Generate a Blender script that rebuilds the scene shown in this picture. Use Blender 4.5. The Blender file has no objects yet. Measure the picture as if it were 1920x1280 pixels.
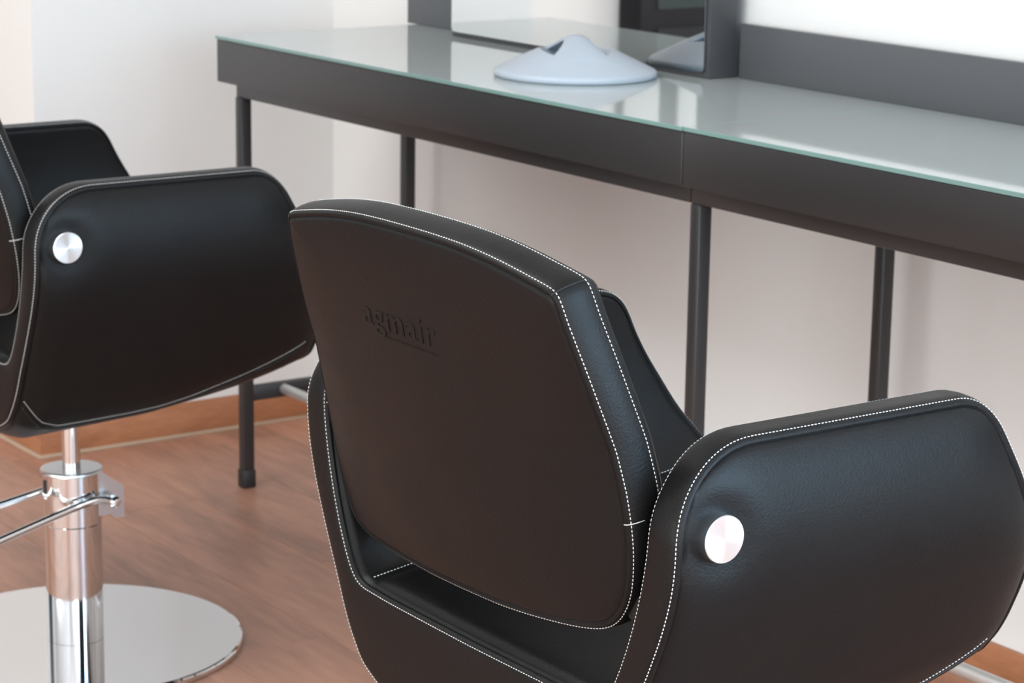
import bpy, bmesh, math, random
import numpy as np
from mathutils import Vector, Matrix

random.seed(7)
SC = bpy.context.scene
COL = SC.collection

# ---------------------------------------------------------------- camera
F_PX = 4663.87
R_CAM = [(0.5728, 0.8196, 0.0145), (0.1918, -0.1168, -0.9745), (-0.7969, 0.5610, -0.2241)]
cam_data = bpy.data.cameras.new('camera')
cam_data.sensor_width = 36.0
cam_data.lens = 36.0 * F_PX / 1920.0
cam_data.clip_start = 0.05
cam = bpy.data.objects.new('camera', cam_data)
COL.objects.link(cam)
r, d, f = [Vector(v) for v in R_CAM]
m = Matrix((( r.x, -d.x, -f.x, 0.0), (r.y, -d.y, -f.y, 0.0), (r.z, -d.z, -f.z, 1.4), (0, 0, 0, 1)))
cam.matrix_world = m
cam_data.dof.use_dof = True
cam_data.dof.focus_distance = 2.30
cam_data.dof.aperture_fstop = 16.5
SC.camera = cam

# ---------------------------------------------------------------- view
SC.view_settings.view_transform = 'Standard'
SC.view_settings.look = 'None'
SC.view_settings.gamma = 1.0
SC.view_settings.use_curve_mapping = False
SC.view_settings.exposure = -0.05
try:
    SC.cycles.use_denoising = True
    SC.cycles.max_bounces = 8
    SC.cycles.diffuse_bounces = 5
    SC.cycles.glossy_bounces = 5
    SC.cycles.caustics_reflective = False
    SC.cycles.caustics_refractive = False
    SC.cycles.sample_clamp_indirect = 6.0
except Exception:
    pass

# ---------------------------------------------------------------- world and lights
world = bpy.data.worlds.new('world')
SC.world = world
world.use_nodes = True
world.node_tree.nodes['Background'].inputs[0].default_value = (0.85, 0.92, 1.0, 1)
world.node_tree.nodes['Background'].inputs[1].default_value = 1.0

def area_light(name, loc, direction, sx, sy, power, color):
    ld = bpy.data.lights.new(name, 'AREA')
    ld.shape = 'RECTANGLE'; ld.size = sx; ld.size_y = sy
    ld.energy = power; ld.color = color
    o = bpy.data.objects.new(name, ld)
    COL.objects.link(o)
    o.location = loc
    o.rotation_euler = Vector(direction).to_track_quat('-Z', 'Y').to_euler()
    return o

# daylight through the shop window on the right, and the ceiling panels
area_light('window_daylight', (1.15, 2.72, 1.55), (-0.05, -1, 0.0), 2.2, 1.7, 235, (0.45, 0.74, 1.0))
area_light('side_window_daylight', (2.42, -0.8, 1.30), (-1, 0, 0.0), 4.4, 2.0, 150, (0.88, 0.97, 1.0))
area_light('shop_front_daylight', (-2.0, -4.1, 1.00), (0.0, 1, 0.0), 6.4, 1.8, 148, (0.90, 1.0, 1.0))
area_light('ceiling_panel_light', (-3.3, 0.3, 2.72), (0, 0, -1), 1.2, 1.2, 45, (0.95, 1.0, 1.0))
area_light('ceiling_panel_light', (-1.4, -0.4, 2.72), (0, 0, -1), 1.2, 1.2, 9, (0.95, 1.0, 1.0))
area_light('ceiling_panel_light', (-5.4, -1.2, 2.72), (0, 0, -1), 1.2, 1.2, 6, (0.95, 1.0, 1.0))

# ---------------------------------------------------------------- materials
MATS = {}
def new_mat(name, base, rough=0.5, metal=0.0, spec=0.5, coat=0.0, coat_rough=0.1):
    mt = bpy.data.materials.new(name); mt.use_nodes = True
    b = mt.node_tree.nodes['Principled BSDF']
    b.inputs['Base Color'].default_value = (*base, 1)
    b.inputs['Roughness'].default_value = rough
    b.inputs['Metallic'].default_value = metal
    b.inputs['Specular IOR Level'].default_value = spec
    b.inputs['Coat Weight'].default_value = coat
    b.inputs['Coat Roughness'].default_value = coat_rough
    MATS[name] = mt
    return mt

def nodes_of(mt):
    nt = mt.node_tree
    return nt, nt.nodes, nt.links, nt.nodes['Principled BSDF']

def add_noise_bump(mt, scale, strength, dist=0.001, detail=4.0, voronoi=False):
    nt, N, L, b = nodes_of(mt)
    tc = N.new('ShaderNodeTexCoord')
    if voronoi:
        t = N.new('ShaderNodeTexVoronoi'); t.inputs['Scale'].default_value = scale
        out = t.outputs['Distance']
    else:
        t = N.new('ShaderNodeTexNoise'); t.inputs['Scale'].default_value = scale
        t.inputs['Detail'].default_value = detail
        out = t.outputs['Fac']
    L.new(tc.outputs['Object'], t.inputs['Vector'])
    bp = N.new('ShaderNodeBump'); bp.inputs['Strength'].default_value = strength
    bp.inputs['Distance'].default_value = dist
    L.new(out, bp.inputs['Height']); L.new(bp.outputs['Normal'], b.inputs['Normal'])
    return bp

def add_color_noise(mt, c1, c2, scale, detail=3.0, stretch=(1, 1, 1)):
    nt, N, L, b = nodes_of(mt)
    tc = N.new('ShaderNodeTexCoord'); mp = N.new('ShaderNodeMapping')
    mp.inputs['Scale'].default_value = stretch
    t = N.new('ShaderNodeTexNoise'); t.inputs['Scale'].default_value = scale
    t.inputs['Detail'].default_value = detail
    cr = N.new('ShaderNodeValToRGB')
    cr.color_ramp.elements[0].position = 0.3; cr.color_ramp.elements[0].color = (*c1, 1)
    cr.color_ramp.elements[1].position = 0.7; cr.color_ramp.elements[1].color = (*c2, 1)
    L.new(tc.outputs['Object'], mp.inputs['Vector']); L.new(mp.outputs['Vector'], t.inputs['Vector'])
    L.new(t.outputs['Fac'], cr.inputs['Fac']); L.new(cr.outputs['Color'], b.inputs['Base Color'])
    return cr

# leather: fine pores + larger pebbling
leather = new_mat('black_leather', (0.0072, 0.0072, 0.0074), 0.43, spec=0.19)
def leather_nodes(mt):
    nt, N, L, b = nodes_of(mt)
    tc = N.new('ShaderNodeTexCoord')
    v = N.new('ShaderNodeTexVoronoi'); v.inputs['Scale'].default_value = 420
    n = N.new('ShaderNodeTexNoise'); n.inputs['Scale'].default_value = 230; n.inputs['Detail'].default_value = 6
    n2 = N.new('ShaderNodeTexNoise'); n2.inputs['Scale'].default_value = 9; n2.inputs['Detail'].default_value = 3
    for t in (v, n, n2):
        L.new(tc.outputs['Object'], t.inputs['Vector'])
    ad = N.new('ShaderNodeMath'); ad.operation = 'ADD'
    L.new(v.outputs['Distance'], ad.inputs[0]); L.new(n.outputs['Fac'], ad.inputs[1])
    bp = N.new('ShaderNodeBump'); bp.inputs['Strength'].default_value = 0.24
    bp.inputs['Distance'].default_value = 0.0007
    L.new(ad.outputs[0], bp.inputs['Height']); L.new(bp.outputs['Normal'], b.inputs['Normal'])
    mr = N.new('ShaderNodeMapRange')
    mr.inputs['From Min'].default_value = 0.3; mr.inputs['From Max'].default_value = 0.7
    mr.inputs['To Min'].default_value = 0.38; mr.inputs['To Max'].default_value = 0.46
    L.new(n2.outputs['Fac'], mr.inputs['Value']); L.new(mr.outputs['Result'], b.inputs['Roughness'])
leather_nodes(leather)
groove_dark = new_mat('seam_shadow_leather', (0.008, 0.008, 0.008), 0.6)
thread = new_mat('white_thread', (0.78, 0.78, 0.76), 0.7)
blackplastic = new_mat('black_plastic', (0.018, 0.018, 0.019), 0.45)
chrome = new_mat('polished_chrome', (0.80, 0.81, 0.82), 0.07, metal=1.0)
mirror_steel = new_mat('mirror_steel', (0.80, 0.82, 0.84), 0.03, metal=1.0)
rail_steel = new_mat('pale_rail_steel', (0.80, 0.79, 0.78), 0.35, metal=0.6)
steel_satin = new_mat('satin_steel', (0.62, 0.62, 0.63), 0.3, metal=1.0)

brushed = new_mat('brushed_aluminium', (0.88, 0.94, 0.99), 0.33, metal=1.0)
def brushed_nodes(mt):
    nt, N, L, b = nodes_of(mt)
    tg = N.new('ShaderNodeTangent'); tg.direction_type = 'RADIAL'; tg.axis = 'X'
    L.new(tg.outputs['Tangent'], b.inputs['Tangent'])
    b.inputs['Anisotropic'].default_value = 0.85
    b.inputs['Anisotropic Rotation'].default_value = 0.0
brushed_nodes(brushed)

graphite = new_mat('graphite_powder_coat', (0.029, 0.028, 0.029), 0.34, spec=0.5)
add_noise_bump(graphite, 900, 0.08, 0.0004)
frame_grey = new_mat('grey_lacquered_board', (0.094, 0.099, 0.107), 0.42)
frame_dark = new_mat('dark_grey_mirror_frame', (0.060, 0.060, 0.064), 0.40)
glass_top = new_mat('frosted_grey_glass', (0.46, 0.50, 0.495), 0.045, spec=0.5)
glass_edge = new_mat('green_glass_edge', (0.20, 0.33, 0.31), 0.15)
mirror_glass = new_mat('mirror_glass', (0.93, 0.95, 0.94), 0.015, metal=1.0)
mirror_edge = new_mat('polished_mirror_edge', (0.75, 0.82, 0.82), 0.12, metal=0.6)
bluefoam = new_mat('pale_blue_plastic', (0.44, 0.50, 0.57), 0.42, spec=0.5)

wall_white = new_mat('white_wall_paint', (0.82, 0.815, 0.805), 0.75, spec=0.25)
add_noise_bump(wall_white, 60, 0.05, 0.002)
ceil_white = new_mat('ceiling_paint', (0.82, 0.82, 0.81), 0.8, spec=0.2)
white_frame = new_mat('white_window_frame', (0.66, 0.67, 0.67), 0.4)
dark_gloss = new_mat('black_satin_lacquer', (0.008, 0.008, 0.011), 0.35, spec=0.2)
dark_glass = new_mat('smoky_glass', (0.05, 0.072, 0.072), 0.15, spec=0.3)
sill_beige = new_mat('beige_sealant', (0.50, 0.38, 0.28), 0.6)

def wood_nodes(mt, dark, mid, light, stretch, seed_by_object=True, rough=0.45):
    nt, N, L, b = nodes_of(mt)
    tc = N.new('ShaderNodeTexCoord'); oi = N.new('ShaderNodeObjectInfo')
    mp = N.new('ShaderNodeMapping'); mp.inputs['Scale'].default_value = stretch
    off = N.new('ShaderNodeVectorMath'); off.operation = 'SCALE'
    cx = N.new('ShaderNodeCombineXYZ')
    for i in range(3):
        L.new(oi.outputs['Random'], cx.inputs[i])
    L.new(cx.outputs[0], off.inputs[0]); off.inputs['Scale'].default_value = 37.0
    ad = N.new('ShaderNodeVectorMath'); ad.operation = 'ADD'
    L.new(tc.outputs['Object'], ad.inputs[0]); L.new(off.outputs[0], ad.inputs[1])
    L.new(ad.outputs[0], mp.inputs['Vector'])
    n1 = N.new('ShaderNodeTexNoise'); n1.inputs['Scale'].default_value = 1.0; n1.inputs['Detail'].default_value = 5
    n1.inputs['Distortion'].default_value = 0.6
    n2 = N.new('ShaderNodeTexNoise'); n2.inputs['Scale'].default_value = 7.0; n2.inputs['Detail'].default_value = 8
    L.new(mp.outputs[0], n1.inputs['Vector']); L.new(mp.outputs[0], n2.inputs['Vector'])
    mx = N.new('ShaderNodeMath'); mx.operation = 'MULTIPLY_ADD'
    L.new(n2.outputs['Fac'], mx.inputs[0]); mx.inputs[1].default_value = 0.35
    sc = N.new('ShaderNodeMath'); sc.operation = 'MULTIPLY'; sc.inputs[1].default_value = 0.65
    L.new(n1.outputs['Fac'], sc.inputs[0]); L.new(sc.outputs[0], mx.inputs[2])
    cr = N.new('ShaderNodeValToRGB'); e = cr.color_ramp.elements
    e[0].position = 0.32; e[0].color = (*dark, 1)
    e[1].position = 0.68; e[1].color = (*light, 1)
    k = e.new(0.5); k.color = (*mid, 1)
    L.new(mx.outputs[0], cr.inputs['Fac'])
    hv = N.new('ShaderNodeHueSaturation')
    mr = N.new('ShaderNodeMapRange'); mr.inputs['To Min'].default_value = 0.93; mr.inputs['To Max'].default_value = 1.07
    L.new(oi.outputs['Random'], mr.inputs['Value']); L.new(mr.outputs[0], hv.inputs['Value'])
    L.new(cr.outputs['Color'], hv.inputs['Color']); L.new(hv.outputs['Color'], b.inputs['Base Color'])
    bp = N.new('ShaderNodeBump'); bp.inputs['Strength'].default_value = 0.08; bp.inputs['Distance'].default_value = 0.001
    L.new(n2.outputs['Fac'], bp.inputs['Height']); L.new(bp.outputs['Normal'], b.inputs['Normal'])
    b.inputs['Roughness'].default_value = rough
floor_wood = new_mat('brown_laminate', (0.33, 0.2, 0.15))
wood_nodes(floor_wood, (0.275, 0.145, 0.101), (0.43, 0.212, 0.142), (0.55, 0.28, 0.184), (1.6, 9, 9), rough=0.42)
base_wood = new_mat('orange_wood_baseboard', (0.4, 0.2, 0.1))
wood_nodes(base_wood, (0.33, 0.135, 0.065), (0.44, 0.185, 0.09), (0.52, 0.24, 0.125), (5, 5, 26), rough=0.5)

# ---------------------------------------------------------------- mesh helpers
def link_mesh(name, verts, faces, mat, parent=None, smooth=True, loc=(0, 0, 0), slots=None, face_mats=None):
    me = bpy.data.meshes.new(name)
    me.from_pydata([tuple(map(float, v)) for v in verts], [], faces)
    for mt in (slots or [mat]):
        me.materials.append(mt)
    if face_mats is not None:
        me.polygons.foreach_set('material_index', face_mats)
    if smooth:
        me.polygons.foreach_set('use_smooth', [True] * len(me.polygons))
    me.update()
    o = bpy.data.objects.new(name, me)
    COL.objects.link(o)
    o.location = loc
    if parent is not None:
        o.parent = parent
    return o

def link_bm(name, bm, mat, parent=None, smooth=False, loc=(0, 0, 0), slots=None, auto=None):
    bmesh.ops.recalc_face_normals(bm, faces=bm.faces)
    me = bpy.data.meshes.new(name)
    bm.to_mesh(me); bm.free()
    for mt in (slots or [mat]):
        me.materials.append(mt)
    if smooth:
        me.polygons.foreach_set('use_smooth', [True] * len(me.polygons))
        if auto:
            try:
                me.set_sharp_from_angle(angle=math.radians(auto))
            except Exception:
                pass
    o = bpy.data.objects.new(name, me)
    COL.objects.link(o)
    o.location = loc
    if parent is not None:
        o.parent = parent
    return o

def bm_box(bm, lo, hi, bevel=0.0, seg=2):
    vs = [bm.verts.new((x, y, z)) for x in (lo[0], hi[0]) for y in (lo[1], hi[1]) for z in (lo[2], hi[2])]
    fs = [bm.faces.new([vs[i] for i in q]) for q in
          ((0, 1, 3, 2), (4, 6, 7, 5), (0, 4, 5, 1), (2, 3, 7, 6), (0, 2, 6, 4), (1, 5, 7, 3))]
    if bevel > 0:
        es = list({e for fc in fs for e in fc.edges})
        bmesh.ops.bevel(bm, geom=es, offset=bevel, segments=seg, profile=0.5, affect='EDGES')
    return bm

def box(name, lo, hi, mat, parent=None, bevel=0.0, seg=2, loc=(0, 0, 0), smooth=False):
    return link_bm(name, bm_box(bmesh.new(), lo, hi, bevel, seg), mat, parent, loc=loc, smooth=bevel > 0, auto=35)

def lathe(name, profile, mat, parent=None, seg=64, axis='Z', loc=(0, 0, 0), auto=35):
    bm = bmesh.new()
    rings = []
    for (rad, h) in profile:
        ring = []
        for k in range(seg):
            a = 2 * math.pi * k / seg
            c, s = rad * math.cos(a), rad * math.sin(a)
            p = (c, s, h) if axis == 'Z' else ((h, c, s) if axis == 'X' else (c, h, s))
            ring.append(bm.verts.new(p))
        rings.append(ring)
    for a, b in zip(rings[:-1], rings[1:]):
        for k in range(seg):
            bm.faces.new((a[k], a[(k + 1) % seg], b[(k + 1) % seg], b[k]))
    bm.faces.new(rings[0]); bm.faces.new(rings[-1][::-1])
    for i in range(len(profile)):
        (r0, h0), (r1, h1), (r2, h2) = (profile[i - 1] if i else (0, profile[0][1])), profile[i], (profile[i + 1] if i < len(profile) - 1 else (0, profile[-1][1]))
        ang = math.atan2(h2 - h1, r2 - r1) - math.atan2(h1 - h0, r1 - r0)
        ang = abs((ang + math.pi) % (2 * math.pi) - math.pi)
        if math.degrees(ang) > 14:
            for k in range(seg):
                e = bm.edges.get((rings[i][k], rings[i][(k + 1) % seg]))
                if e: e.smooth = False
    bmesh.ops.remove_doubles(bm, verts=bm.verts, dist=1e-6)
    return link_bm(name, bm, mat, parent, smooth=True, loc=loc)

def tube(name, pts, rad, mat, parent=None, seg=14, closed_ends=True, loc=(0, 0, 0)):
    P = [Vector(p) for p in pts]
    verts, faces = [], []
    prev = None
    for i, p in enumerate(P):
        t = (P[min(i + 1, len(P) - 1)] - P[max(i - 1, 0)]).normalized()
        if prev is None:
            ref = Vector((0, 0, 1)) if abs(t.z) < 0.9 else Vector((1, 0, 0))
            u = t.cross(ref).normalized()
        else:
            u = (prev - t * prev.dot(t)).normalized()
        prev = u
        w = t.cross(u)
        for k in range(seg):
            a = 2 * math.pi * k / seg
            verts.append(p + rad * (math.cos(a) * u + math.sin(a) * w))
    for i in range(len(P) - 1):
        for k in range(seg):
            a, b = i * seg + k, i * seg + (k + 1) % seg
            faces.append((a, b, b + seg, a + seg))
    if closed_ends:
        faces.append(tuple(range(seg))[::-1]); faces.append(tuple(range((len(P) - 1) * seg, len(P) * seg)))
    return link_mesh(name, verts, faces, mat, parent, True, loc)

def smooth_path(ctrl, n=12):
    """Catmull-Rom through the control points."""
    P = [np.array(c, float) for c in ctrl]
    P = [2 * P[0] - P[1]] + P + [2 * P[-1] - P[-2]]
    out = []
    for i in range(1, len(P) - 2):
        for k in range(n):
            t = k / n
            a, b, c, dd = P[i - 1], P[i], P[i + 1], P[i + 2]
            out.append(0.5 * ((2 * b) + (c - a) * t + (2 * a - 5 * b + 4 * c - dd) * t ** 2 + (3 * b - a - 3 * c + dd) * t ** 3))
    out.append(P[-2])
    return out

def empty(name, loc, label, cat, group=None):
    o = bpy.data.objects.new(name, None)
    COL.objects.link(o)
    o.empty_display_size = 0.1
    o.location = loc
    o['label'] = label; o['category'] = cat
    if group:
        o['group'] = group
    return o

def structure(o):
    o['kind'] = 'structure'
    return o

# ---------------------------------------------------------------- room shell
Y_WALL = 2.766      # wall behind the desk
X_END = -4.616      # short end wall left of the desk
Y_COR = 2.068       # its outer corner
X_FAR = -6.6
X_R, Y_BACK, Z_C = 2.5, -4.2, 2.8

floor = structure(box('floor', (X_FAR - .2, Y_BACK - .2, -0.12), (X_R + .2, Y_WALL + .2, -0.008), floor_wood))
structure(box('ceiling', (X_FAR - .2, Y_BACK - .2, Z_C), (X_R + .2, Y_WALL + .2, Z_C + .1), ceil_white))
structure(box('wall_back', (X_END, Y_WALL, -0.1), (X_R + .2, Y_WALL + .2, Z_C), wall_white))
structure(box('wall_end', (X_FAR - .2, Y_COR, -0.1), (X_END, Y_WALL + .2, Z_C), wall_white))
structure(box('wall_left', (X_FAR - .2, Y_BACK - .2, -0.1), (X_FAR, Y_COR, Z_C), wall_white))
structure(box('wall_front', (X_FAR, Y_BACK - .2, -0.1), (X_R + .2, Y_BACK, Z_C), wall_white))
structure(box('wall_right', (X_R, Y_BACK, -0.1), (X_R + .2, Y_WALL, Z_C), wall_white))

# laminate planks running along the desk: each a part of the floor
PW, PL = 0.192, 1.28
plank_mesh = None
row = 0
yy = Y_WALL - PW
while yy > -0.9:
    xs = X_FAR - (row * 0.47) % PL
    while xs < 0.6:
        x0, x1 = max(xs, X_FAR), xs + PL
        y0, y1 = max(yy, -5), yy + PW
        if x1 > X_FAR + 0.02:
            segs = [(x0, x1, y0, y1)]
            # the wall pier takes the corner left of X_END behind Y_COR
            if y1 > Y_COR:
                if x1 <= X_END:
                    segs = [] if y0 >= Y_COR - 0.01 else [(x0, x1, y0, Y_COR)]
                elif x0 < X_END:
                    segs = [(X_END, x1, y0, y1)]
                    if y0 < Y_COR - 0.01:
                        segs.append((x0, X_END, y0, Y_COR))
            for (a, b, c, e) in segs:
                g = 0.0005
                p = box('plank', (a + g, c + g, -0.009), (b - g, e - g, 0.0), floor_wood, floor, bevel=0.0007, seg=1)
        xs += PL
    yy -= PW
    row += 1

def baseboard(name, lo, hi):
    structure(box(name, lo, hi, base_wood, bevel=0.0015))
baseboard('baseboard_back', (X_END, Y_WALL - 0.010, 0.004), (X_R, Y_WALL, 0.072))
baseboard('baseboard_end', (X_END, Y_COR - 0.010, 0.004), (X_END + 0.010, Y_WALL - 0.010, 0.072))
baseboard('baseboard_left', (X_FAR, Y_COR - 0.010, 0.004), (X_END, Y_COR, 0.072))
structure(box('trim_back', (X_END + .01, Y_WALL - 0.018, 0.0), (X_R, Y_WALL - .0095, 0.006), sill_beige, bevel=.001))
structure(box('trim_end', (X_END + .0095, Y_COR - 0.018, 0.0), (X_END + 0.018, Y_WALL - 0.018, 0.006), sill_beige, bevel=.001))
structure(box('trim_left', (X_FAR, Y_COR - 0.018, 0.0), (X_END + .0095, Y_COR - .0095, 0.006), sill_beige, bevel=.001))

# window on the left wall with white uprights (seen only in the mirror and the table glass)
win = structure(box('window_1', (X_FAR, -2.2, 1.40), (X_FAR + .03, 0.305, 2.40), dark_glass))
for (a, b) in ((.155, .30), (-.008, .074), (-.078, -.060), (-.55, -.47), (-1.1, -1.02), (-1.65, -1.57), (-2.2, -2.1)):
    box('window_frame', (X_FAR + .03, a, 1.40), (X_FAR + .05, b, 2.40), white_frame, win, bevel=.004)
box('window_frame', (X_FAR + .03, -2.2, 2.40), (X_FAR + .05, .305, 2.46), white_frame, win, bevel=.004)
# shallow black display cabinet under that window
cab = empty('display_cabinet', (X_FAR + .061, -0.90, 0), 'shallow black cabinet with smoky glass doors, seen in the mirror', 'cabinet')
box('body', (-.06, -1.20, 0), (.06, 1.20, 1.38), dark_gloss, cab, bevel=.004)
for (a, b) in ((.10, 1.135), (-1.135, -.0)):
    box('door', (.06, a, .635), (.068, b, 1.32), dark_glass, cab, bevel=.002)
    box('drawer', (.06, a, .08), (.068, b, .575), dark_gloss, cab, bevel=.002)

# ---------------------------------------------------------------- desk
Z_T = 0.894
Y_F, Y_B = 2.283, 2.752
def leg(parent, x, y, zt, base):
    l = box('leg', (x - .0116, y - .0116, .03), (x + .0116, y + .0116, zt), graphite, parent, bevel=.002, loc=base)
    box('foot_cap', (x - .0142, y - .0142, 0), (x + .0142, y + .0142, .038), blackplastic, l, bevel=.004)
    return l

def desk(name, x0, x1, label, left_legs=True, right_legs=False):
    L = x1 - x0
    t = empty(name, (x0, Y_F, 0), label, 'desk', 'styling desks')
    W = Y_B - Y_F
    # glass slab, its edges green
    bm = bm_box(bmesh.new(), (0.0002, 0.0 if not right_legs else .002, Z_T - .0065), (L - .0002, W, Z_T), .0005, 1)
    bm.faces.ensure_lookup_table(); bmesh.ops.recalc_face_normals(bm, faces=bm.faces)
    for fc in bm.faces:
        fc.material_index = 0 if abs(fc.normal.z) > .9 else 1
    link_bm('glass_top', bm, None, t, slots=[glass_top, glass_edge])
    box('top_board', (.0015, .012, Z_T - .03), (L - .0015, W, Z_T - .0066), graphite, t)
    box('apron', (.0003, .003, Z_T - .089), (L - .0003, .019, Z_T - .0072), graphite, t, bevel=.0018, seg=3)
    # steel frame under the top
    xr = .043 if left_legs and not right_legs else .0005
    box('frame_rail', (xr, .021, Z_T - .115), (L - .0005, .041, Z_T - .0305), graphite, t, bevel=.002)
    box('frame_rail', (xr, W - .072, Z_T - .115), (L - .0005, W - .052, Z_T - .0305), graphite, t, bevel=.002)
    box('frame_rail', (xr, .041, Z_T - .115), (xr + .02, W - .072, Z_T - .0305), graphite, t, bevel=.002)
    xs = []
    if left_legs: xs.append(.053 if not right_legs else .0125)
    if right_legs: xs.append(L - .053)
    for xl in xs:
        leg(t, xl, .031, Z_T - .115, (0, 0, 0)); leg(t, xl, W - .062, Z_T - .115, (0, 0, 0))
        box('cross_bar', (xl - .010, .042, .176), (xl + .010, W - .073, .206), graphite, t, bevel=.003)
    return t

D1 = desk('styling_desk', -4.250, -2.8205, 'grey styling desk with frosted glass top carrying the mirror and blue hand mirror')
D2 = desk('styling_desk', -2.8195, -1.15, 'grey styling desk with bare frosted glass top and low upstand at its back', True, True)
# steel foot rails between the cross bars
RY, RZ = 2.3726 - Y_F, 0.2035
for t, a, b in ((D1, .066, 1.425), (D2, .026, 1.62)):
    tube('foot_rail', [(a, RY + .02, RZ - .01), (b, RY + .02, RZ - .01)], .0105, rail_steel, t)
# upstand at the back of the right hand desk
up_x0 = -3.235 + 2.8195
box('upstand', (up_x0, Y_B - .012 - Y_F, Z_T + .0003), (1.669, Y_B - .0005 - Y_F, Z_T + .0925), frame_grey, D2, bevel=.001)

# ---------------------------------------------------------------- mirror
MX0, MX1, MYF, MYB = -4.030, -3.246, 2.684, 2.742
mir = empty('styling_mirror', ((MX0 + MX1) / 2, 2.72, Z_T), 'tall mirror in a deep grey frame standing on the glass desk', 'mirror')
mc = ((MX0 + MX1) / 2, 2.72, Z_T)
box('frame', (MX0 - mc[0], MYF - mc[1], .0006), (MX1 - mc[0], MYB - mc[1], 1.30), frame_dark, mir, bevel=.001)
box('back_panel', (-4.282 - mc[0], MYB + .0005 - mc[1], .0006), (-3.250 - mc[0], 2.7515 - mc[1], 1.35), frame_grey, mir)
def mirror_pane():
    x0, x1, z0, z1 = MX0 + .001 - mc[0], MX1 - .010 - mc[0], .0095, 1.29
    y = MYF - mc[1]
    rc = .008
    def loop(ins, yy):
        pts = []
        for (cx, cz, a0) in ((x0 + rc, z0 + rc, math.pi), (x1 - rc, z0 + rc, 1.5 * math.pi), (x1 - rc, z1 - rc, 0), (x0 + rc, z1 - rc, .5 * math.pi)):
            for k in range(5):
                a = a0 + k * math.pi / 8
                pts.append((cx + (rc - ins) * math.cos(a), yy, cz + (rc - ins) * math.sin(a)))
        return pts
    bm = bmesh.new()
    def front(pts):
        xm = (x0 + x1) / 2
        return [(px + .0045 if px < x0 + rc else px - .0004 * (px > x1 - rc), py, pz) for (px, py, pz) in pts]
    rings = [[bm.verts.new(p) for p in pts] for pts in (loop(0, y - .0002), loop(0, y - .003), front(loop(.0004, y - .0045)))]
    n = len(rings[0])
    for a, b in zip(rings[:-1], rings[1:]):
        for k in range(n):
            fc = bm.faces.new((a[k], a[(k + 1) % n], b[(k + 1) % n], b[k]))
            fc.material_index = 1 if (a[k].co.x < x0 + rc and a[(k + 1) % n].co.x < x0 + rc) else 2
    bm.faces.new(rings[-1]); bm.faces.new(rings[0][::-1])
    return link_bm('mirror_pane', bm, None, mir, slots=[mirror_glass, mirror_edge, graphite])
mirror_pane()

# ---------------------------------------------------------------- pale blue hand mirror with a strap handle
hm_c = Vector((-3.395, 2.513, Z_T))
hm = empty('hand_mirror', hm_c, 'pale blue round plastic hand mirror with raised strap handle, lying on the glass desk', 'hand mirror')
HR, HH = 0.139, 0.0745
def cone(rr):
    q = rr / HR
    if q >= .999:
        return .011
    return .011 + (HH - .011) * (1 - math.sqrt(q * q + .006)) * (1 + .10 * q)
def sst(a, b, x):
    t = min(max((x - a) / (b - a), 0), 1); return t * t * (3 - 2 * t)
hax = math.atan2(.561, -.797) + 0.12           # heading of the strap
def strap_half(t):
    return min(.0205 + .042 * (abs(t) / .078) ** 1.8, .063)
H_T, H_S = .084, .062                          # half axes of the hollow below the strap
def hand_body():
    verts, faces = [], []
    nr, na = 44, 120
    verts.append((0, 0, .012))
    for i in range(1, nr + 1):
        rr = HR * i / nr
        for k in range(na):
            a = 2 * math.pi * k / na
            x, y = rr * math.cos(a), rr * math.sin(a)
            t = x * math.cos(hax) + y * math.sin(hax); q = -x * math.sin(hax) + y * math.cos(hax)
            z = cone(rr)
            e = math.hypot(t / H_T, q / H_S)
            hol = 1 - sst(.62, 1.04, e)
            z = z * (1 - hol) + (.012 + .006 * e * e) * hol
            if i == nr: z = .0088
            verts.append((x, y, z))
    base = len(verts)
    for k in range(na):
        a = 2 * math.pi * k / na
        verts.append((HR * .998 * math.cos(a), HR * .998 * math.sin(a), .003))
    for k in range(na):
        a = 2 * math.pi * k / na
        verts.append((HR * .975 * math.cos(a), HR * .975 * math.sin(a), .0003))
    for k in range(na):
        faces.append((0, 1 + k, 1 + (k + 1) % na))
    for i in range(nr - 1):
        for k in range(na):
            a = 1 + i * na + k; b = 1 + i * na + (k + 1) % na
            faces.append((a, a + na, b + na, b))
    last = 1 + (nr - 1) * na
    for k in range(na):
        k2 = (k + 1) % na
        faces.append((last + k, base + k, base + k2, last + k2))
        faces.append((base + k, base + na + k, base + na + k2, base + k2))
    faces.append(tuple(base + na + k for k in range(na))[::-1])
    return link_mesh('body', verts, faces, bluefoam, hm)
hand_body()
def hand_strap():
    nt_, ns = 48, 21
    top, bot = [], []
    for i in range(nt_ + 1):
        t = -.094 + .188 * i / nt_
        w = min(strap_half(t), .060)
        for j in range(ns):
            q = -1 + 2 * j / (ns - 1)
            sx = w * q
            x = t * math.cos(hax) - sx * math.sin(hax); y = t * math.sin(hax) + sx * math.cos(hax)
            z = cone(math.hypot(t, sx))
            e = abs(q) ** 6 * (1 - sst(.06, .08, abs(t)))
            lift = .0008 * (1 - sst(.080, .094, abs(t)))
            top.append((x, y, z + lift - .0018 * e)); bot.append((x, y, z - .0062 + .0012 * e))
    verts = top + bot; n = len(top); faces = []
    for i in range(nt_):
        for j in range(ns - 1):
            a = i * ns + j
            faces.append((a, a + 1, a + ns + 1, a + ns)); faces.append((n + a, n + a + ns, n + a + ns + 1, n + a + 1))
        a, b = i * ns, i * ns + ns - 1
        faces.append((a, a + ns, n + a + ns, n + a)); faces.append((b, n + b, n + b + ns, b + ns))
    bm = bmesh.new(); me = bpy.data.meshes.new('tmp'); me.from_pydata(verts, [], faces); bm.from_mesh(me)
    bpy.data.meshes.remove(me)
    return link_bm('handle', bm, bluefoam, hm, smooth=True, auto=60)
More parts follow.
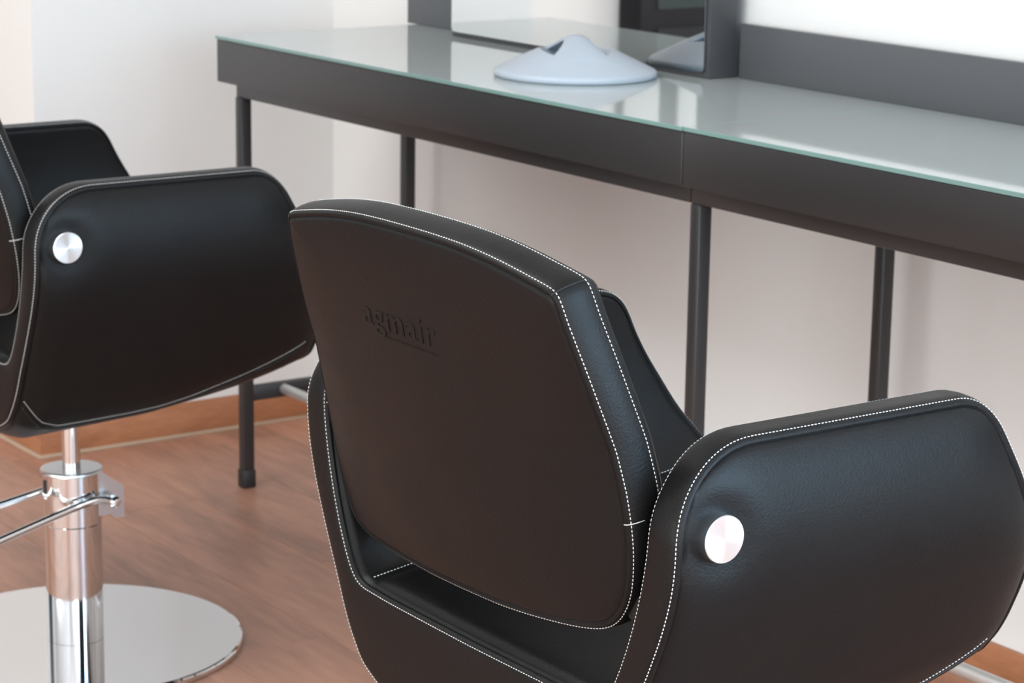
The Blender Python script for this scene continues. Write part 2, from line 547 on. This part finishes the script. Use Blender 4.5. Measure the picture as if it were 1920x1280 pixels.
hand_strap()

# ================================================================ salon chair
# U-shaped shell: columns s, outer x, outer z, inner x, inner z (right half), front y
SHELL = np.array([
    (0.00, .312, .812, .274, .812, .203),
    (0.08, .321, .772, .282, .772, .222),
    (0.18, .327, .725, .2835, .728, .245),
    (0.28, .324, .683, .278, .685, .266),
    (0.38, .313, .643, .267, .640, .284),
    (0.48, .297, .604, .253, .600, .300),
    (0.57, .278, .563, .237, .566, .311),
    (0.64, .262, .530, .222, .546, .318),
    (0.70, .246, .497, .206, .5385, .322),
    (0.76, .227, .468, .180, .537, .325),
    (0.82, .200, .443, .150, .536, .327),
    (0.90, .132, .421, .090, .5355, .329),
    (1.00, .000, .412, .000, .535, .330)])
YR = -0.200
def cr_resample(T, n):
    P = np.array(smooth_path([row for row in T], 16))
    return P
def build_shell_tables():
    P = np.array(smooth_path([tuple(r_) for r_ in SHELL], 20))
    left = P[::-1].copy(); left[:, 1] *= -1; left[:, 3] *= -1
    full = np.vstack([P, left[1:]])
    mid = (full[:, 1:3] + full[:, 3:5]) / 2
    # arc length along the outer curve, kept symmetric
    a = np.r_[0, np.cumsum(np.hypot(*np.diff(full[:, 1:3], axis=0).T))]
    return a, full
A_TAB, F_TAB = build_shell_tables()
A_LEN = A_TAB[-1]
def shell_cols(a):
    a = np.clip(a, 0, A_LEN)
    return [np.interp(a, A_TAB, F_TAB[:, k]) for k in range(1, 6)]
BTN_Y, BTN_Z = -.153, .727
def shell_pos(a, y, depth, frac=None):
    """depth in metres from the outer surface (or frac of the wall thickness)."""
    ox, oz, ix, iz, yf = shell_cols(a)
    dx, dz = ix - ox, iz - oz
    T = np.hypot(dx, dz); T = np.maximum(T, 1e-6)
    if frac is not None:
        depth = depth + frac * T
    x = ox + dx / T * depth; z = oz + dz / T * depth
    amin = np.minimum(a, A_LEN - a)
    w = np.clip((amin - .05) / .33, 0, 1); w = w * w * (3 - 2 * w)
    k = np.clip(depth / T, 0, 1)
    yy = y + .2
    rise_o = .052 * yy + .45 * np.maximum(0, y - .15) ** 2 - .022 * np.clip((y + .2) / .05, 0, 1) * np.clip((.30 - y) / .25, 0, 1)
    rise_i = .145 * yy
    z = z + w * (rise_o * (1 - k) + rise_i * k)
    return np.stack([x, y + 0 * x, z], -1)

def shell_outline():
    """Closed outline in (a, y), ordered rear -> left end -> front -> right end, as four edges of a grid."""
    NA, NY = 150, 44
    n_c = 16
    # right end (a ~ 0)
    def yf_at(a):
        return shell_cols(np.array([a]))[4][0]
    def rear_corner(k):        # k 0..1 : from rear edge to the top edge
        t = k * math.pi / 2
        return (.095 * (1 - math.sin(t)), YR + .100 * (1 - math.cos(t)))
    ra, ry = .045, .042
    yfc = yf_at(ra)
    slope = (yf_at(ra + .02) - yf_at(ra)) / .02
    ytip = yfc - slope * ra
    def front_corner(k):       # rounded from the top edge into the slanted front edge
        p0, p1, p2 = (0.0, ytip - ry), (0.0, ytip), (ra, yfc)
        return tuple((1 - k) ** 2 * p0[i] + 2 * k * (1 - k) * p1[i] + k * k * p2[i] for i in (0, 1))
    rear_half = [rear_corner(.5 - .5 * k / n_c) for k in range(n_c + 1)]
    top = [rear_corner(.5 + .5 * k / n_c) for k in range(n_c + 1)]
    y_a, y_b = top[-1][1], ytip - ry
    top += [(0.0, y_a + (y_b - y_a) * k / 20) for k in range(1, 20)]
    top += [front_corner(.5 * k / n_c) for k in range(n_c + 1)]
    fr_half = [front_corner(.5 + .5 * k / n_c) for k in range(n_c + 1)]
    rear = rear_half + [(.095 + (A_LEN - .19) * k / 120, YR) for k in range(1, 120)] + [(A_LEN - a, y) for a, y in rear_half[::-1]]
    fr = fr_half + [(a, yf_at(a)) for a in np.linspace(ra, A_LEN - ra, 121)[1:-1]] + [(A_LEN - a, y) for a, y in fr_half[::-1]]
    def resample(E, n):
        E = np.array(E); s = np.r_[0, np.cumsum(np.hypot(*np.diff(E, axis=0).T))]
        t = np.linspace(0, s[-1], n)
        return np.c_[np.interp(t, s, E[:, 0]), np.interp(t, s, E[:, 1])]
    return resample(rear, NA), resample(top, NY), resample(fr, NA), NA, NY
REAR, TOP, FRONT, NA, NY = shell_outline()
PERIM = np.vstack([REAR[:-1], np.c_[A_LEN - TOP[:-1, 0], TOP[:-1, 1]], FRONT[::-1][:-1], TOP[::-1][:-1]])
NP_ = len(PERIM)
def perim_normals(P):
    t = np.roll(P, -1, 0) - np.roll(P, 1, 0)
    t /= np.linalg.norm(t, axis=1)[:, None]
    n = np.c_[-t[:, 1], t[:, 0]]                 # inward for this order (a grows along the rear, y inward)
    return n
PN = perim_normals(PERIM)
for _ in range(3):
    PN = (np.roll(PN, 1, 0) + 2 * PN + np.roll(PN, -1, 0)); PN /= np.linalg.norm(PN, axis=1)[:, None]
def inset(dl):
    return PERIM + PN * dl
def grid_from_perimeter(P):
    rear = P[0:NA]
    lend = np.vstack([P[NA - 1:NA - 1 + NY]])
    fr = P[NA - 1 + NY - 1:NA - 1 + NY - 1 + NA][::-1]
    rend = np.vstack([P[2 * NA + NY - 3:], P[:1]])[::-1]
    u = np.linspace(0, 1, NA)[:, None, None]; v = np.linspace(0, 1, NY)[None, :, None]
    G = (1 - v) * rear[:, None] + v * fr[:, None] + (1 - u) * rend[None] + u * lend[None] \
        - ((1 - u) * (1 - v) * rear[0] + u * (1 - v) * rear[-1] + (1 - u) * v * fr[0] + u * v * fr[-1])
    return G
def dist_to(P, G):
    g = G.reshape(-1, 2)
    dmin = np.full(len(g), 9.0)
    for p in P:
        dmin = np.minimum(dmin, np.hypot(g[:, 0] - p[0], g[:, 1] - p[1]))
    return dmin.reshape(G.shape[:2])
def perim_index():
    idx = {}
    order = [(i, 0) for i in range(NA - 1)] + [(NA - 1, j) for j in range(NY - 1)] + \
            [(i, NY - 1) for i in range(NA - 1, 0, -1)] + [(0, j) for j in range(NY - 1, 0, -1)]
    return order
BTN_A = float(np.interp(-BTN_Z, -F_TAB[:len(F_TAB) // 2, 2], A_TAB[:len(F_TAB) // 2]))
def dimple(a, y):
    out = 0
    for ab in (BTN_A, A_LEN - BTN_A):
        rr = np.hypot(a - ab, y - BTN_Y)
        out = out + .0075 * np.exp(-(np.maximum(rr - .018, 0) / .022) ** 2)
    return out

def make_shell(parent):
    verts, faces, fm = [], [], []
    order = perim_index()
    def add_grid(dl, frac, puff, sign):
        P = inset(dl); G = grid_from_perimeter(P)
        dist = dist_to(P, G)
        a, y = G[..., 0], G[..., 1]
        amin = np.minimum(a, A_LEN - a)
        if sign < 0:
            armw = np.clip((.42 - amin) / .10, .25, 1)
            dep = -puff * (1 - np.exp(-dist / .022)) * armw + dimple(a, y)
        else:
            dep = puff * (1 - np.exp(-dist / .03)) * np.clip((.30 - amin) / .05, 0, 1)
        V = shell_pos(a, y, dep, frac)
        b0 = len(verts); verts.extend(V.reshape(-1, 3))
        for i in range(NA - 1):
            for j in range(NY - 1):
                q = (b0 + i * NY + j, b0 + (i + 1) * NY + j, b0 + (i + 1) * NY + j + 1, b0 + i * NY + j + 1)
                faces.append(q if sign < 0 else q[::-1]); fm.append(0)
        return [b0 + i * NY + j for (i, j) in order]
    def add_ring(dl, depth, frac):
        P = inset(dl)
        V = shell_pos(P[:, 0], P[:, 1], depth, frac)
        b0 = len(verts); verts.extend(V)
        return list(range(b0, b0 + NP_))
    rings = [(add_grid(.0108, 0.0, .0105, -1), 0),
             (add_ring(.0104, .0018, 0), 0), (add_ring(.0096, .0020, 0), 1), (add_ring(.0090, -.0001, 0), 1), (add_ring(.0080, -.0006, 0), 0),
             (add_ring(.0055, .0000, 0), 0), (add_ring(.0033, .0016, 0), 0), (add_ring(.0016, .0038, 0), 0),
             (add_ring(.0005, .0072, 0), 0), (add_ring(0, .0110, 0), 0), (add_ring(-.0006, 0, .5), 0), (add_ring(0, -.0085, 1), 0),
             (add_ring(.0006, -.0052, 1), 0), (add_ring(.0020, -.0025, 1), 0), (add_ring(.0045, -.0008, 1), 0), (add_ring(.0068, -.0004, 1), 0),
             (add_ring(.0076, -.0022, 1), 1), (add_ring(.0084, -.0022, 1), 1)]
    inner = add_grid(.0092, 1.0, .004, 1)
    rings.append((inner, 0))
    for (ra, ma), (rb, mb) in zip(rings[:-1], rings[1:]):
        for k in range(NP_):
            k2 = (k + 1) % NP_
            faces.append((ra[k2], ra[k], rb[k], rb[k2])); fm.append(1 if (ma and mb) else 0)
    o = link_mesh('shell', verts, faces, leather, parent, slots=[leather, groove_dark], face_mats=fm)
    return o

def make_stitches(name, paths, parent, pitch=.0043, dash=.0031, rad=.00052, mat=None):
    verts, faces = [], []
    for path in paths:
        P = np.array(path); s = np.r_[0, np.cumsum(np.linalg.norm(np.diff(P, axis=0), axis=1))]
        n = max(int(s[-1] / pitch), 1); pt = s[-1] / n
        for i in range(n):
            t0 = i * pt; t1 = t0 + dash
            p0 = np.array([np.interp(t0, s, P[:, k]) for k in range(3)])
            p1 = np.array([np.interp(t1, s, P[:, k]) for k in range(3)])
            tv = p1 - p0; l = np.linalg.norm(tv)
            if l < 1e-6: continue
            tv /= l
            ref = np.array([0, 0, 1.]) if abs(tv[2]) < .8 else np.array([1., 0, 0])
            u = np.cross(tv, ref); u /= np.linalg.norm(u); w = np.cross(tv, u)
            b = len(verts)
            pm0, pm1 = p0 + tv * l * .18, p1 - tv * l * .18
            verts.append(p0)
            for pp in (pm0, pm1):
                for k in range(4):
                    an = math.pi / 4 + k * math.pi / 2
                    verts.append(pp + rad * (math.cos(an) * u + math.sin(an) * w))
            verts.append(p1)
            for k in range(4):
                k2 = (k + 1) % 4
                faces.append((b, b + 1 + k2, b + 1 + k)); faces.append((b + 1 + k, b + 1 + k2, b + 5 + k2, b + 5 + k))
                faces.append((b + 9, b + 5 + k, b + 5 + k2))
    o = link_mesh(name, verts, faces, mat or thread, parent)
    o['kind'] = 'stuff'
    return o

def shell_loop(dl, depth, frac=0.0, i0=0, i1=None):
    P = inset(dl)
    V = shell_pos(P[:, 0], P[:, 1], depth, frac)
    V = np.vstack([V, V[:1]])
    return V[i0:i1]

# ---- backrest pad
BK = [(0.0, .9725), (.05, .972), (.10, .970), (.15, .965), (.20, .957), (.228, .9515), (.2365, .9475), (.241, .940), (.2465, .917), (.258, .860), (.266, .800), (.2695, .745), (.267, .700),
      (.258, .660), (.243, .632), (.222, .614), (.190, .604), (.14, .597), (.07, .591), (0.0, .589)]
def back_outline():
    half = np.array(smooth_path(BK, 10))
    BL = BK[:12] + [(.269, .700), (.265, .655), (.258, .625), (.243, .602), (.210, .590), (.14, .588), (.07, .5875), (0.0, .589)]
    left = np.array(smooth_path(BL, 10))[::-1][1:-1].copy(); left[:, 0] *= -1
    loop = np.vstack([half, left])
    s = np.r_[0, np.cumsum(np.hypot(*np.diff(np.vstack([loop, loop[:1]]), axis=0).T))]
    n = 320
    t = np.linspace(0, s[-1], n + 1)[:-1]
    L2 = np.vstack([loop, loop[:1]])
    return np.c_[np.interp(t, s, L2[:, 0]), np.interp(t, s, L2[:, 1])]
BO = back_outline()
def back_normals(P):
    t = np.roll(P, -1, 0) - np.roll(P, 1, 0); t /= np.linalg.norm(t, axis=1)[:, None]
    n = np.c_[t[:, 1], -t[:, 0]]                 # loop runs clockwise seen from -y: inward normal
    c = P.mean(0)
    if ((c - P) * n).sum() < 0: n = -n
    return n
BN = back_normals(BO)
for _ in range(4):
    BN = np.roll(BN, 1, 0) + 2 * BN + np.roll(BN, -1, 0); BN /= np.linalg.norm(BN, axis=1)[:, None]
RAKE = .20
BY0 = -.209
def back_pos(u, v, dd):
    k = np.interp(v, [.55, .62, .70, .76, .80, .85, .92, 1.0], [.022, .025, .026, .026, .024, .016, .006, 0.0])
    y = BY0 - RAKE * (v - .6) + k * (u / .27) ** 2 + dd * .98
    z = v + dd * RAKE
    return np.stack([u, y, z], -1)
def make_backrest(parent):
    verts, faces, fm = [], [], []
    n = len(BO); c = np.array([0, .77])
    def ring(dl, dd):
        P = BO + BN * dl
        b = len(verts); verts.extend(back_pos(P[:, 0], P[:, 1], dd)); return list(range(b, b + n))
    def fill(dl, d0, puff, scale, sign):
        P = BO + BN * dl
        rings = []
        for q in np.linspace(1, .04, 22):
            Q = c + (P - c) * q
            dist = (1 - q) * .25
            dd = d0 + sign * puff * (1 - math.exp(-dist / scale))
            b = len(verts); verts.extend(back_pos(Q[:, 0], Q[:, 1], dd)); rings.append(list(range(b, b + n)))
        return rings
    back = fill(.0125, .0006, .0035, .03, -1)
    front = fill(.020, .056, .016, .05, 1)
    seq = [(r_, 0) for r_ in back[::-1]]
    seq += [(ring(.0088, .0012), 0), (ring(.0078, .0035), 1), (ring(.0068, .0035), 1), (ring(.0060, .0012), 0), (ring(.0035, .0022), 0), (ring(.0012, .0055), 0), (ring(-.0004, .0105), 0), (ring(-.0016, .018), 0),
            (ring(-.0018, .028), 0), (ring(-.0006, .037), 0), (ring(.0006, .0405), 0), (ring(.002, .0425), 1), (ring(.0025, .0432), 1), (ring(.003, .0455), 0), (ring(.0075, .051), 0), (ring(.013, .0545), 0)]
    seq += [(r_, 0) for r_ in front]
    for (ra, ma), (rb, mb) in zip(seq[:-1], seq[1:]):
        for k in range(n):
            k2 = (k + 1) % n
            faces.append((ra[k2], ra[k], rb[k], rb[k2])); fm.append(1 if (ma and mb) else 0)
    faces.append(tuple(seq[0][0])); fm.append(0)
    faces.append(tuple(seq[-1][0][::-1])); fm.append(0)
    bm = bmesh.new(); me = bpy.data.meshes.new('tmp')
    me.from_pydata([tuple(map(float, v)) for v in verts], [], faces); me.polygons.foreach_set('material_index', fm)
    bm.from_mesh(me); bpy.data.meshes.remove(me)
    o = link_bm('backrest', bm, None, parent, smooth=True, slots=[leather, groove_dark])
    def loop(dl, dd):
        P = BO + BN * dl; V = back_pos(P[:, 0], P[:, 1], dd); return np.vstack([V, V[:1]])
    make_stitches('stitching', [loop(.0012, .0050), loop(-.0004, .0385)], o)
    # cross seams of the side strip at the upper corners and low on the sides
    for sx in (1, -1):
        for (uu, vv) in ((.2365, .9475), (.2685, .731)):
            i = int(np.argmin(np.hypot(BO[:, 0] - sx * uu, BO[:, 1] - vv)))
            pts = []
            for (dl, dd) in ((.0060, .0012), (.0035, .0020), (.0012, .0053), (-.0004, .0103), (-.0016, .018), (-.0018, .028), (-.0006, .037)):
                P = BO[i] + BN[i] * dl
                pts.append(back_pos(np.array(P[0]), np.array(P[1]), dd))
            if vv > .9:
                tube('cross_seam', pts, .0007, groove_dark, o, seg=6)
            else:
                tube('cross_seam', pts[:5], .0005, thread, o, seg=6)
    # embossed maker's mark
    cu = bpy.data.curves.new('mark', 'FONT'); cu.body = 'agmair'; cu.size = .046; cu.extrude = .0004; cu.bevel_depth = .0003; cu.bevel_resolution = 1
    cu.space_character = 1.08; cu.offset = -.0002
    to = bpy.data.objects.new('mark', cu); COL.objects.link(to)
    dg = bpy.context.evaluated_depsgraph_get()
    me = bpy.data.meshes.new_from_object(to.evaluated_get(dg))
    COL.objects.unlink(to); bpy.data.objects.remove(to)
    V = np.array([v.co[:] for v in me.vertices]); w = V[:, 0].max() - V[:, 0].min()
    u0, v0 = -.102, .857
    sc = .136 / w
    U = u0 + (V[:, 0] - V[:, 0].min()) * sc; Vv = v0 + V[:, 1] * sc * .80
    NV = back_pos(U, Vv, -.00318 - V[:, 2] * 0.8)
    for i, v in enumerate(me.vertices): v.co = NV[i]
    me.materials.append(leather)
    mo = bpy.data.objects.new('embossed_lettering', me); COL.objects.link(mo); mo.parent = o
    # the tiny illegible line pressed under it
    bm = bmesh.new()
    rnd = random.Random(3)
    xq = u0 + .030
    while xq < u0 + .134:
        wq = rnd.uniform(.0009, .0014); hq = rnd.uniform(.0016, .0028)
        vs = [bm.verts.new(tuple(back_pos(np.array(a), np.array(b), dd))) for dd in (-.0026, -.00315) for (a, b) in
              ((xq, v0 - .0085), (xq + wq, v0 - .0085), (xq + wq, v0 - .0085 + hq), (xq, v0 - .0085 + hq))]
        for q in ((0, 1, 2, 3), (7, 6, 5, 4), (0, 4, 5, 1), (1, 5, 6, 2), (2, 6, 7, 3), (3, 7, 4, 0)):
            bm.faces.new([vs[i] for i in q])
        xq += wq + rnd.uniform(.0012, .0026)
    e = link_bm('embossed_line', bm, leather, o); e['kind'] = 'stuff'
    return o

def make_seat(parent):
    verts, faces = [], []
    nx, ny = 40, 50
    def base(x, y):
        return .5365 + .145 * (y + .2)
    for layer in (1, 0):
        for i in range(nx + 1):
            for j in range(ny + 1):
                u = -1 + 2 * i / nx; v = -1 + 2 * j / ny
                x = .203 * u; y = .065 + .253 * v
                ex = 1 - abs(u) ** 10; ey = 1 - abs(v) ** 14
                z = base(x, y) + (.001 + .007 * (max(ex, 0) * max(ey, 0)) ** .5 + .006 * (1 - u * u) * (1 - v * v) if layer else -.004)
                verts.append((x, y, z))
    n = (nx + 1) * (ny + 1)
    for i in range(nx):
        for j in range(ny):
            a = i * (ny + 1) + j
            q = (a, a + ny + 1, a + ny + 2, a + 1)
            faces.append(q); faces.append(tuple(n + k for k in q[::-1]))
    rim = [i * (ny + 1) for i in range(nx + 1)] + [nx * (ny + 1) + j for j in range(1, ny + 1)] + \
          [i * (ny + 1) + ny for i in range(nx - 1, -1, -1)] + [j for j in range(ny - 1, 0, -1)]
    for k in range(len(rim)):
        a, b = rim[k], rim[(k + 1) % len(rim)]
        faces.append((b, a, n + a, n + b))
    o = link_mesh('seat', verts, faces, leather, parent)
    paths = []
    for sx in (1, -1):
        paths.append([(sx * .2065, y, base(0, y) + .0055) for y in np.linspace(-.185, .30, 80)])
    make_stitches('stitching', paths, o)
    return o

def make_chair(loc, label):
    t = empty('salon_chair', loc, label, 'chair')
    sh = make_shell(t)
    # seams: two stitched lines round the rim (outside and inside) and the double seam under the sides
    paths = [shell_loop(.0024, .0020, 0), shell_loop(.0012, -.0040, 1)]
    for a_off in (0.0, .013):
        for mirror in (0, 1):
            yy_ = np.linspace(-.186, .292, 160)
            aa = a_off + np.interp(yy_, [-.19, -.16, -.12, 0, .10, .20, .30], [.335, .362, .385, .392, .385, .362, .338])
            if mirror: aa = A_LEN - aa
            amin = np.minimum(aa, A_LEN - aa)
            P = inset(.0108); dist = dist_to(P, np.stack([aa, yy_], -1)[None])[0]
            dep = -.0105 * (1 - np.exp(-dist / .022)) * np.clip((.42 - amin) / .10, .25, 1)
            if a_off == 0.0:
                paths.append(shell_pos(aa, yy_, dep - .0002))
            else:
                tube('welt', shell_pos(aa, yy_, dep - .0002)[::2], .0010, groove_dark, sh, seg=6)
    make_stitches('stitching', paths, sh)
    make_seat(t)
    bk = make_backrest(t)
    for sx in (1, -1):
        ox, oz = np.interp(BTN_A, A_TAB, F_TAB[:, 1]), BTN_Z
        o = lathe('side_button', [(.0, -.014), (.0222, -.014), (.0226, .0075), (.0220, .0086), (.0, .0086)], brushed, t, seg=64, axis='X')
        o.location = (sx * (ox + .0045), BTN_Y, BTN_Z)
        if sx < 0: o.rotation_euler = (0, 0, math.pi)
        box('hinge_spacer', (min(sx * .240, sx * .270), -.185, .628), (max(sx * .240, sx * .270), -.155, .655), groove_dark, t, bevel=.004)
    # underframe and hydraulic pump
    box('seat_plate', (-.06, -.08, .392), (.06, .08, .425), blackplastic, t, bevel=.006)
    lathe('shaft', [(.0145, .28), (.0145, .40)], chrome, t, seg=32)
    col = lathe('pump_column', [(.0455, .0125), (.0455, .2075), (.0458, .208), (.0468, .2095), (.0468, .2925)], chrome, t, seg=72)
    box('slot', (-.003, -.0485, .262), (.004, -.0440, .284), blackplastic, col)
    cap = lathe('pump_cap', [(.0, .2928), (.0490, .2928), (.0500, .2945), (.0495, .2975), (.046, .2985), (.0150, .2985)], steel_satin, t, seg=72)
    for x in (.036, -.036):
        bm = bmesh.new()
        out = [(.015, .2975), (.030, .2975), (.073, .266), (.073, .214), (.058, .214), (.050, .222), (.015, .222)]
        f0 = [bm.verts.new((x - .0016, y, z)) for y, z in out]; f1 = [bm.verts.new((x + .0016, y, z)) for y, z in out]
        bm.faces.new(f0); bm.faces.new(f1[::-1])
        for k in range(len(out)):
            k2 = (k + 1) % len(out); bm.faces.new((f0[k], f0[k2], f1[k2], f1[k]))
        link_bm('lever_bracket', bm, steel_satin, t)
    side = [(.058, .046, .2485), (.058, .030, .2535), (.058, .012, .2555), (.058, -.010, .2520), (.059, -.035, .2465), (.066, -.10, .2330), (.074, -.17, .2185), (.082, -.245, .203), (.074, -.275, .197)]
    path = side + [(.03, -.283, .1955), (-.03, -.283, .1955)] + [(-x, y, z) for x, y, z in side[::-1]]
    lv = tube('pump_lever', smooth_path(path, 8), .0062, chrome, t, seg=14)
    for sx in (1, -1):
        lathe('pivot_ball', [(.0, -.011), (.006, -.010), (.0095, -.005), (.0100, 0), (.0095, .005), (.006, .010), (.0, .011)], chrome, lv, seg=24, axis='X', loc=(sx * .058, .046, .2485))
        lathe('pivot_pin', [(.0, -.028), (.0045, -.028), (.0045, .014), (.0, .014)], steel_satin, lv, seg=16, axis='X', loc=(sx * .050, .046, .2485))
    lathe('base_plate', [(.0, .0), (.267, .0), (.2716, .002), (.2716, .0085), (.2700, .0113), (.2675, .0122), (.0, .0122)], mirror_steel, t, seg=128, auto=12)
    return t

def copy_tree(o, parent=None):
    c = o.copy(); COL.objects.link(c)
    if parent is not None:
        c.parent = parent
    for ch in list(o.children):
        copy_tree(ch, c)
    return c

near = make_chair((-1.981, 1.546, 0), 'black leather salon chair seen from behind, with embossed backrest, closest to the camera')
near['group'] = 'salon chairs at the desks'
far = copy_tree(near)
far.location = (-3.549, 1.637, 0)
far['label'] = 'black leather salon chair showing its chrome column and mirror-polished round base'
